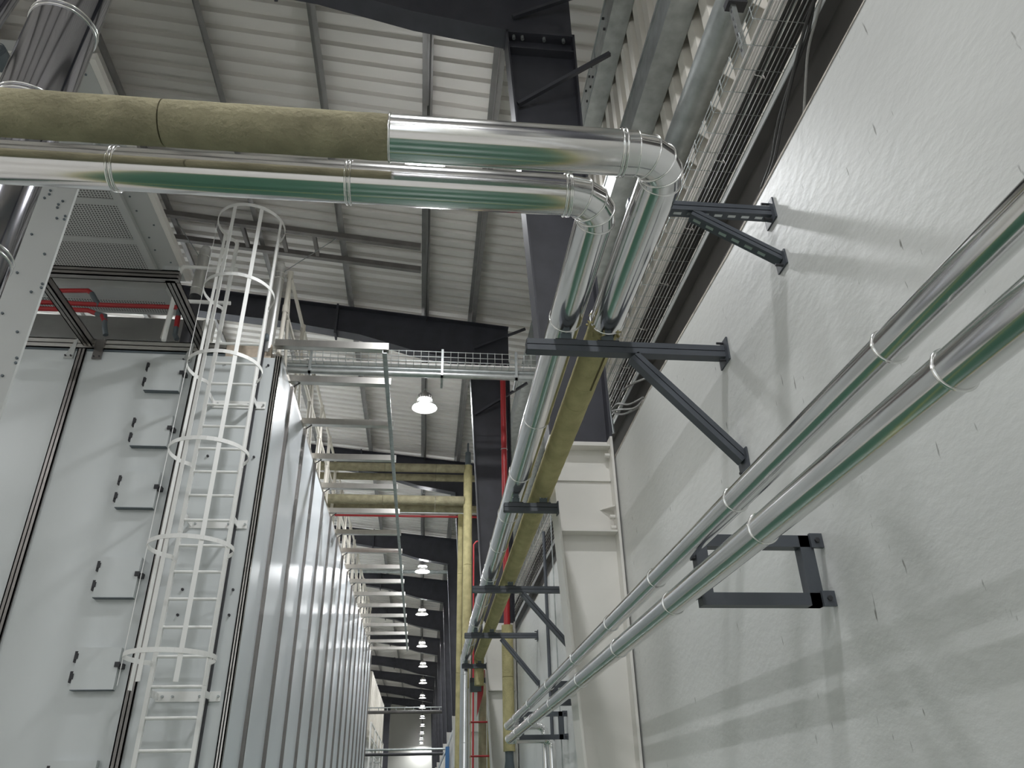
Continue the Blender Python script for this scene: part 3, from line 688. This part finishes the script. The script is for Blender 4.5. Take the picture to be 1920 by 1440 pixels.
# caged ladder
YLd = 7.70; LXa, LXb = -2.465, -2.0
t = thing('caged_ladder', 'white caged access ladder fixed to the machine front corner', 'ladder', (-2.235, YLd, FLOOR))
for x in (LXa-0.018, LXb+0.003):
    MB().box((x-0.019, YLd-0.02, FLOOR), (x+0.019, YLd+0.02, 6.22)).build('stringer', 'ladder_white', t)
z = 4.75-0.264*24; me = None
while z < 4.8:
    if z > FLOOR+0.1:
        if me is None: me = MB().tube([(LXa, 0, 0), (LXb, 0, 0)], 0.0155, 12).mesh('rung', 'ladder_white')
        inst('rung', me, t, (0, YLd, z))
    z += 0.264
hc = Vector((-2.24, YLd-0.35, 0)); HR = 0.385
me = None
for z in (1.25, 2.24, 3.22, 4.21, 5.20, 6.20):
    mb = MB(); n = 28; a0, a1 = math.radians(-228), math.radians(48); ps = []
    ps.append((LXa-0.03, YLd-0.02))
    for k in range(n+1):
        a = a0+(a1-a0)*k/n; ps.append((hc.x+HR*math.cos(a), hc.y+HR*math.sin(a)))
    ps.append((LXb+0.03, YLd-0.02))
    for p, q in zip(ps, ps[1:]):
        mb.bar((*p, 0), (*q, 0), 0.006, 0.042)
    if me is None: me = mb.mesh('cage_hoop', 'ladder_white')
    inst('cage_hoop', me, t, (0, 0, z))
for a in (-205, -160, -108, -62, -18):
    ar = math.radians(a); d = Vector((math.cos(ar), math.sin(ar), 0)); c = hc+d*(HR-0.006)
    MB().bar((c.x, c.y, 1.0), (c.x, c.y, 6.22), 0.006, 0.042, (-d.y, d.x, 0)).build('cage_strap', 'ladder_white', t)
for z in (4.09, 2.68, 1.0, -0.4):
    p = MB().box((LXa-0.02, YM-0.012, z-0.045), (LXb+0.1, YM-0.003, z+0.045)).build('wall_bracket', 'ladder_white', t)
    for x in (LXa, LXb):
        MB().box((x-0.004, YLd, z-0.03), (x+0.004, YM-0.004, z+0.03)).build('stand_off', 'ladder_white', p)
    for x in (LXa+0.04, LXa+0.13, LXb-0.09, LXb+0.08):
        MB().tube([(x, YM-0.012, z), (x, YM-0.03, z)], 0.012, 6).build('bolt', 'galvanised', p)
for x in (LXa+0.035, LXb+0.06):
    for z in (4.62, 3.45, 2.0, 1.75, 0.2):
        MB().tube([(x, YM, z), (x, YM-0.02, z)], 0.013, 8).build('bolt', 'steel_black', t)
# dark vertical rail beside the ladder
t = thing('guide_rail', 'dark vertical steel rail right beside the caged ladder', 'rail', (-2.03, YM-0.02, FLOOR))
MB().box((-2.041, YM-0.045, FLOOR), (-2.006, YM-0.002, 4.95)).build('rail', 'steel_black', t)
MB().lathe([(0, 0.07), (0.02, 0.065), (0.032, 0.04), (0.032, -0.02), (0.0, -0.03)], (-2.01, YM-0.02, 4.98), 12).build('top_knob', 'grey_fitting', t)

# guard rail on machine top
t = thing('guard_rail', 'cream tube guard rail on the machine top edge above the walkway arms', 'railing', (-1.87, 17, MTOP))
gy = [8.05+1.222*k for k in range(16)]
me = MB().tube([(0, 0, MTOP+0.06), (0, 0, 6.04)], 0.027, 12).mesh('post', 'rail_cream')
me2 = MB().tube([(0, 0.02, 5.95), (0, 0.5, MTOP+0.06)], 0.02, 10).mesh('diagonal_brace', 'rail_cream')
me3 = MB().lathe([(0.036, -0.05), (0.036, 0.05)], (0,0,0), 12).mesh('tee_fitting', 'rail_cream')
for y in gy:
    p = inst('post', me, t, (-1.87, y, 0)); inst('diagonal_brace', me2, t, (-1.87, y, 0))
    inst('tee_fitting', me3, p, (-1.87, y, 5.5)); inst('tee_fitting', me3, p, (-1.87, y, 6.02))
for z in (6.03, 5.5):
    MB().tube([(-1.87, gy[0], z), (-1.87, gy[-1], z)], 0.025, 12).build('rail', 'rail_cream', t)
me = MB().tube([(0, 0, MTOP+0.05), (0, 0, 6.0)], 0.025, 12).mesh('post', 'rail_cream')
t2 = thing('guard_rail', 'second cream guard rail farther left on the machine top', 'railing', (-2.35, 17, MTOP))
for y in gy[1:]:
    inst('post', me, t2, (-2.35, y+0.3, 0)); inst('diagonal_brace', me2, t2, (-2.35, y+0.3, 0))
for z in (6.0, 5.5):
    MB().tube([(-2.35, gy[1]+0.3, z), (-2.35, gy[-1]+0.3, z)], 0.023, 10).build('rail', 'rail_cream', t2)
t = thing('ladder_gate_rail', 'white tube rail left of the ladder top above the gantry', 'railing', (-2.9, 7.9, MTOP))
a, b = P(340, 500, Y=7.85), P(445, 507, Y=7.85)
MB().tube([(a.x, 7.85, MTOP+0.1), (a.x, 7.85, a.z-0.05), (a.x+0.03, 7.85, a.z), (b.x, 7.85, a.z)], 0.026, 12).build('top_tube', 'ladder_white', t)
c, d = P(372, 566, Y=7.85), P(432, 570, Y=7.85)
MB().tube([(a.x+0.005, 7.85, c.z), (d.x, 7.85, c.z)], 0.024, 12).build('mid_tube', 'ladder_white', t)
# exhaust stubs
for (x, y, z0, z1, r, lab) in ((-3.06, 8.3, MTOP+0.06, 6.55, 0.075, 'silver exhaust stub with white cap left of the ladder cage'), (-1.99, 8.0, MTOP+0.06, 6.12, 0.062, 'silver exhaust stub right of the ladder cage top')):
    t = thing('exhaust_stub', lab, 'pipe', (x, y, z0), 'exhaust stubs on the machine')
    MB().tube([(x, y, z0+ (1.0 if x < -2.5 else 0)), (x, y, z1)], r, 28).build('tube', 'stub_silver', t)
    if x < -2.5: MB().tube([(x, y, z0), (x, y, z0+1.02)], r*0.92, 20).build('boot', 'steel_black', t)
    MB().lathe([(0.0, 0.05), (r*0.7, 0.05), (r*0.75, 0.0), (r*1.02, -0.01), (r*1.02, -0.04)], (x, y, z1), 24).build('cap', 'ladder_white', t)
    for zz in (z0+1.1, z1-0.12): ring(t, (x, y, zz), (0,0,1), r, 0.005)
    s = 1 if x < -2.5 else -1
    MB().tube([(x-0.06*s, y-0.05, z1-0.12), (x-0.6*s, y+0.3, z1+0.75)], 0.006, 6).build('stay_wire', 'galvanised', t)
# grey plant wall and red pipes on machine top (left)
t = thing('plant_housing', 'grey panelled plant housing on the machine top behind red pipes', 'housing', (-5.5, 10, MTOP))
for k, (z0, z1) in enumerate(((MTOP+0.05, 5.25), (5.27, 5.85), (5.87, 6.5))):
    MB().box((-8.5, 9.9, z0), (-3.45, 10.0, z1)).build('cover_panel', 'grey_panel', t)
MB().box((-3.45, 9.88, MTOP+0.05), (-3.3, 10.0, 6.5)).build('corner_post', 'white_paint', t)
tt = [(((90,545),(165,545),(172,550),(182,568),(186,573)), 'upper red pipe dropping to the long red pipe above the machine', 0.03),
      (((60,566),(120,568),(200,572),(330,576),(336,580),(333,600),(328,628),(332,636)), 'long red pipe with grey elbow above the machine top', 0.03),
      (((50,578),(120,580),(165,582),(180,588),(197,592),(196,612),(198,628)), 'lower red pipe with bypass loop above the machine top', 0.03)]
for pp, lab, r in tt:
    t = thing('red_pipe', lab, 'pipe', P(*pp[-1], Y=8.35), 'red pipes on the machine top')
    pts = [P(x, y, Y=8.35) for x, y in pp]; n = len(pts)
    k1 = {5: 3, 8: 5, 7: 4}[n]; MB().tube(pts[:k1], r, 12).build('pipe_length', 'red_paint', t); MB().tube(pts[k1-1:], r*1.05, 12).build('fitting', 'grey_fitting', t)
    if n > 6: MB().tube([pts[-3].lerp(pts[-4], 0.3), pts[-3].lerp(pts[-2], 0.5)], r*1.1, 12).build('drop_length', 'red_paint', t)
tag(MB().bar(P(322, 580, Y=8.5), P(305, 636, Y=8.5), 0.05, 0.05).build('support_post', 'white_paint'), 'cream square post behind the gantry carrying a red pipe', 'post')

# ------------------------------------------------------------------ overhead fan housing, post and ducts (upper left)
HZ = 6.0
t = thing('fan_housing', 'large grey overhead housing with perforated underside in the upper left', 'housing', (-4.6, 6.6, HZ))
MB().box((-6.4, 4.95, HZ+0.02), (-3.22, 8.25, HZ+0.2)).build('body', 'grey_painted', t)
yy = [4.98, 5.75, 6.82, 7.5, 8.12]
for a, b in zip(yy, yy[1:]):
    MB().box((-6.3, a+0.05, HZ+0.005), (-3.56, b-0.05, HZ+0.02)).build('perforated_panel', 'perforated_sheet', t)
for a in yy:
    MB().box((-6.3, a-0.045, HZ-0.01), (-3.56, a+0.045, HZ+0.02)).build('cross_rib', 'grey_painted', t)
MB().box((-3.56, 4.93, HZ-0.06), (-3.47, 8.2, HZ+0.02)).build('inner_skirt', 'grey_painted', t)
sk = MB().box((-3.47, 4.93, HZ-0.005), (-3.2, 8.25, HZ+0.02)).build('side_skirt', 'grey_painted', t)
for k in range(14):
    y = 5.1+k*0.23
    MB().tube([(-3.40+0.12*(k%3 == 0), y, HZ-0.005), (-3.40+0.12*(k%3 == 0), y, HZ-0.012)], 0.012, 6).build('rivet', 'grey_fitting', sk)
MB().box((-3.22, 4.93, HZ), (-3.14, 8.25, HZ+0.08)).build('edge_angle', 'white_paint', t)
t = thing('fan_housing', 'narrow second perforated housing strip behind the profile gantry', 'housing', (-4.6, 8.7, HZ))
MB().box((-6.3, 8.45, HZ+0.0), (-3.5, 9.05, HZ+0.4)).build('body', 'grey_painted', t)
MB().box((-6.2, 8.72, HZ-0.012), (-3.6, 8.97, HZ)).build('perforated_panel', 'perforated_sheet', t)
t = thing('housing_post', 'wide grey riveted sheet post carrying the perforated housing', 'post', (-3.41, 5.6, FLOOR))
MB().box((-3.575, 5.5, FLOOR), (-3.25, 5.508, HZ)).build('front_plate', 'grey_painted', t)
MB().box((-3.258, 5.508, FLOOR), (-3.25, 5.53, HZ)).build('side_plate', 'grey_painted', t)
MB().box((-3.575, 5.508, FLOOR), (-3.567, 5.53, HZ)).build('side_plate', 'grey_painted', t)
for (x, y) in ((95,358),(93,365),(84,372),(118,378),(110,384),(108,390),(107,410),(123,406),(121,412),(60,440),(84,477),(33,512),(80,533),(78,540),(59,548),(5,588),(33,623),(32,672),(30,681),(5,705)):
    p = P(x, y, Y=5.5); MB().tube([p, p+Vector((0,-0.012,0))], 0.011, 8).build('rivet', 'grey_fitting', t)
# big duct
DX, DY, DR = -2.86, 4.02, 0.224
t = thing('exhaust_duct', 'large polished steel duct rising behind the crossing pipes at left', 'duct', (DX, DY, FLOOR))
zz = [FLOOR, 0.6, 2.1, P(30, 440, Y=DY-DR).z, P(60, 160, Y=DY-DR).z, P(190, 10, Y=DY-DR).z, 7.2]
for a, b in zip(zz, zz[1:]):
    MB().tube([(DX, DY, a), (DX, DY, b)], DR, 56).build('duct_section', 'duct_steel', t)
for a in zz[1:-1]:
    for s in (-0.02, 0.02): ring(t, (DX, DY, a+s), (0,0,1), DR, 0.009, 'clamp_ring')
tag(MB().tube([(-3.52, 4.1, 5.3), (-3.28, 4.1, 7.3)], 0.12, 28).build('spiral_duct', 'duct_steel'), 'narrow grey duct at the very top left corner', 'duct')
t = thing('fan_motor', 'dark round fan grille at the left edge above the wool pipe', 'fan', P(-8, 95, Y=4.6))
c = P(-8, 95, Y=4.6)
for r in (0.025, 0.05, 0.075): MB().tube([(c.x+r*math.cos(2*math.pi*k/20), 4.58, c.z+r*math.sin(2*math.pi*k/20)) for k in range(20)], 0.004, 6, closed=True).build('grille_ring', 'grey_fitting', t)
MB().tube([(c.x, 4.6, c.z), (c.x, 4.752, c.z)], 0.08, 24).build('motor_body', 'grey_fitting', t)
a, b = P(-40, 92, Y=4.75), P(44, 150, Y=4.75)
tag(MB().box((a.x, 4.755, b.z), (b.x, 4.93, a.z)).box((a.x, 4.745, a.z-0.03), (b.x, 4.94, a.z)).build('control_box', 'white_paint'), 'white sheet metal box beside the duct at the left edge', 'box')

# ------------------------------------------------------------------ far pipework by the second column
t = thing('red_riser', 'tall red vertical pipe in front of the second dark column', 'pipe', (1.03, 10.0, 1.9))
MB().tube([(1.035, 10.0, 2.05), (1.035, 10.0, 5.86)], 0.042, 20).build('pipe_length', 'red_paint', t)
ring(t, (1.035, 10.0, 4.55), (0,0,1), 0.042, 0.006, 'coupling', 'galvanised_bright')
t = thing('wool_riser', 'thick yellow wool insulated riser below the red pipe', 'pipe', (1.03, 10.0, FLOOR))
MB().tube([(1.035, 10.0, 0.62), (1.035, 10.0, 1.45)], 0.072, 24).build('wool_shell', 'wool_yellow', t)
MB().tube([(1.035, 10.0, 1.455), (1.035, 10.0, 2.08)], 0.072, 24).build('wool_shell', 'wool_yellow', t)
MB().tube([(1.035, 10.0, FLOOR), (1.035, 10.0, 0.35), (1.035, 10.0, 0.52), (1.035, 10.0, 0.63)], [0.072, 0.072, 0.05, 0.05], 20).build('reducer', 'grey_fitting', t)
for (x, y, r, z1, lab) in ((0.725, 14.0, 0.083, 6.0, 'thick yellow insulated riser beyond the second column'), (0.615, 14.6, 0.05, 5.2, 'thinner yellow insulated riser left beside the thick one')):
    t = thing('insulated_riser', lab, 'pipe', (x, y, FLOOR), 'yellow risers beyond the second column')
    zz = [FLOOR, 0.5, 2.2, 4.0, z1]
    for a, b in zip(zz, zz[1:]): MB().tube([(x, y, a), (x, y, b-0.006)], r, 24).build('wool_shell', 'wool_yellow', t)
tag(MB().lathe([(0.0, 0.5), (0.02, 0.48), (0.02, 0.3), (0.055, 0.28), (0.06, 0.0)], (0.725, 14.0, 6.0), 16).build('riser_valve', 'grey_fitting'), 'dark grey valve on top of the thick yellow riser', 'valve')
for k, (y, z, r, lab) in enumerate(((14.0, 5.93, 0.085, 'higher yellow insulated pipe crossing the aisle to the riser, front'), (14.3, 5.85, 0.07, 'higher yellow insulated pipe crossing the aisle, rear'), (14.0, 5.26, 0.09, 'lower yellow insulated pipe crossing the aisle to the riser, front'), (14.3, 5.2, 0.07, 'lower yellow insulated pipe crossing the aisle, rear'))):
    t = thing('crossing_pipe', lab, 'pipe', (-1, y, z), 'yellow pipes crossing the aisle')
    xs = [-4.0, -2.2, -0.9, 0.1, 0.66 if k % 2 == 0 else 1.15]
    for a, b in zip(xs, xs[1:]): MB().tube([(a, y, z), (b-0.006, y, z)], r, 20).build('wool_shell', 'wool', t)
for (px, m, r, lab) in ((888, 'red_paint', 0.016, 'thin red vertical pipe beside the thick yellow riser'),):
    x = P(px, 1100, Y=13.7).x; tag(MB().tube([(x, 13.7, FLOOR), (x, 13.7, 4.3), (x+0.05, 13.7, 4.36), (x+0.3, 13.7, 4.38)], r, 8).build('red_pipe', m), lab, 'pipe')
for (pyx, pyy, m, r, lab) in ((968, 14.8, 'red_paint', 0.022, 'red pipe crossing the aisle below the second lamp'), (962, 14.8, 'galvanised', 0.03, 'grey conduit crossing the aisle below the second lamp'), (1072, 23.0, 'galvanised', 0.05, 'grey tube crossing the aisle by the fourth lamp')):
    p = P(780, pyx, Y=pyy); tag(MB().tube([(-3.6, pyy, p.z), (XS+0.01, pyy, p.z)], r, 10).build('crossing_conduit', m), lab, 'conduit')
for (px0, px1, y, lab) in ((897, 912, 10.9, 'brown insulated riser left of the second white column'), (913, 921, 10.95, 'narrow yellow riser touching the second white column')):
    x0, x1 = P(px0, 1330, Y=y).x, P(px1, 1330, Y=y).x
    tag(MB().tube([((x0+x1)/2, y, FLOOR), ((x0+x1)/2, y, 1.5)], (x1-x0)/2, 18).build('insulated_riser', 'wool' if px0 == 897 else 'wool_yellow'), lab, 'pipe')
pp = [P(896, 1258, Y=10.56), P(909, 1256, Y=10.56), P(906, 1300, Y=10.56), P(894, 1345, Y=10.56)]
tag(MB().prism(pp, (0, 0.02, 0)).build('red_bracket', 'red_paint'), 'red tapered plate hanging beside the vertical silver pipe', 'bracket')
t = thing('column_cross_strut', 'dark cross strut holding pipes at the second white column', 'bracket', (0.8, 10.6, 1.5))
MB().box((0.53, 10.55, 1.47), (0.82, 10.6, 1.53)).build('bar', 'strut_anthracite', t)
MB().box((0.60, 10.53, 1.36), (0.74, 10.62, 1.47)).build('pipe_saddle', 'grey_fitting', t)
for k, (z, lab) in enumerate(((1.02, 'thin red pipe passing behind the second column foot'), (0.62, 'lower thin red pipe behind the second column foot'))):
    tag(MB().tube([(0.62, 10.8, z), (XW, 10.8, z)], 0.012, 8).build('red_pipe', 'red_paint'), lab, 'pipe')
# conduits on the plaster wall beyond the nearest column
for k, (px, r, m, lab) in enumerate(((1030, 0.016, 'strut_anthracite', 'dark vertical conduit on white wall beyond the nearest column'), (1046, 0.006, 'galvanised', 'thin pale vertical wire on white wall beyond the nearest column'))):
    y = P(px, 1250, X=XW-0.02).y; tag(MB().tube([(XW-0.02, y, FLOOR), (XW-0.02, y, 2.5)], r, 8).build('conduit', m), lab, 'conduit')

# ------------------------------------------------------------------ far end of the aisle
t = thing('pipe_bridge', 'brown pipe bridge crossing the far aisle below the ninth lamp', 'pipe bridge', (-0.5, 31.7, 3.2))
p = P(780, 1335, Y=31.7)
MB().tube([(-4, 31.7, p.z), (1.3, 31.7, p.z)], 0.06, 12).build('main_tube', 'beam_brown', t)
MB().tube([(-4, 31.7, p.z+0.16), (1.3, 31.7, p.z+0.16)], 0.02, 8).build('upper_tube', 'galvanised', t)
for k in range(16): MB().tube([(-4+0.33*k, 31.7, p.z), (-4+0.33*k, 31.7, p.z+0.16)], 0.014, 6).build('hanger', 'galvanised', t)
t = thing('platform_rail', 'two grey horizontal rails crossing the far aisle near the bottom edge', 'railing', (-0.5, 29, 1.7))
for q, r, m in ((1405, 0.035, 'galvanised'), (1414, 0.05, 'steel_black')):
    p = P(780, q, Y=29.0); MB().tube([(-3.5, 29, FLOOR), (-3.5, 29, p.z-0.05), (-3.45, 29, p.z), (1.12, 29, p.z), (XW-0.002, 29, p.z)], r, 12).build('rail', m, t)
t = thing('louvred_unit', 'cream louvred unit with stair rails beyond the panel machine', 'machine', (-3.0, 37, FLOOR))
MB().box((-5, 31.2, FLOOR), (-2.0, 44, 1.0)).build('plinth', 'grey_painted', t)
MB().box((-5, 32.5, 1.0), (-2.2, 44, 4.95)).build('body', 'grey_painted', t)
for k in range(14):
    MB().box((-2.2, 32.6+k*0.82, 2.6), (-2.06, 33.15+k*0.82, 5.0)).build('louvre', 'rail_cream', t)
for k in range(5):
    MB().tube([(-1.92, 31.4+k*2.6, FLOOR), (-1.92, 31.4+k*2.6, 3.0)], 0.035, 8).build('post', 'ladder_white', t)
for z in (2.0, 2.5, 3.0): MB().tube([(-1.92, 31.4, z), (-1.92, 41.8, z)], 0.03, 8).build('rail', 'ladder_white', t)
for k in range(9): MB().box((-2.2, 32.4+0.5*k, 0.2+0.24*k), (-1.75, 32.8+0.5*k, 0.24+0.24*k)).build('stair_tread', 'grey_painted', t)
x = P(724, 1380, Y=58.0).x
tag(MB().box((x-0.2, 57.8, FLOOR), (x+0.2, 58.2, 6.8)).box((x-0.26, 57.75, 6.7), (x+0.26, 58.25, 6.8)).build('hall_column', 'frame_dark'), 'dark steel column left of the pale end wall far away', 'column')
for k, (x0, x1, y, z1, lab) in enumerate(((0.86, 1.17, 17.5, 1.9, 'white electrical cabinet beyond the yellow risers'), (0.92, 1.17, 24.0, 2.2, 'white electrical cabinet farther down the right wall'))):
    t = thing('electrical_cabinet', lab, 'cabinet', (1.0, y, FLOOR), 'electrical cabinets along the right wall')
    MB().box((x0, y, FLOOR), (x1, y+0.9, z1)).build('body', 'panel_white', t)
    MB().box((x0-0.012, y+0.03, FLOOR+0.1), (x0, y+0.87, z1-0.05)).build('door', 'panel_white', t)
    MB().box((x0-0.03, y-0.04, z1), (x1, y+0.94, z1+0.05)).build('top_cover', 'galvanised', t)
t = thing('blue_post', 'blue post with slanting grey stair rail far down the aisle on the right', 'post', (0.8, 26, FLOOR))
p = P(839, 1400, Y=26); MB().box((p.x-0.06, 25.95, FLOOR), (p.x+0.06, 26.05, p.z)).build('post', 'blue_paint', t)
q = P(856, 1352, Y=26); MB().tube([P(822, 1440, Y=26), p, q], 0.035, 8).build('stair_rail', 'galvanised_bright', t)

print('objects', len(bpy.data.objects), 'tris', sum(len(m.polygons) for m in bpy.data.meshes)*2)
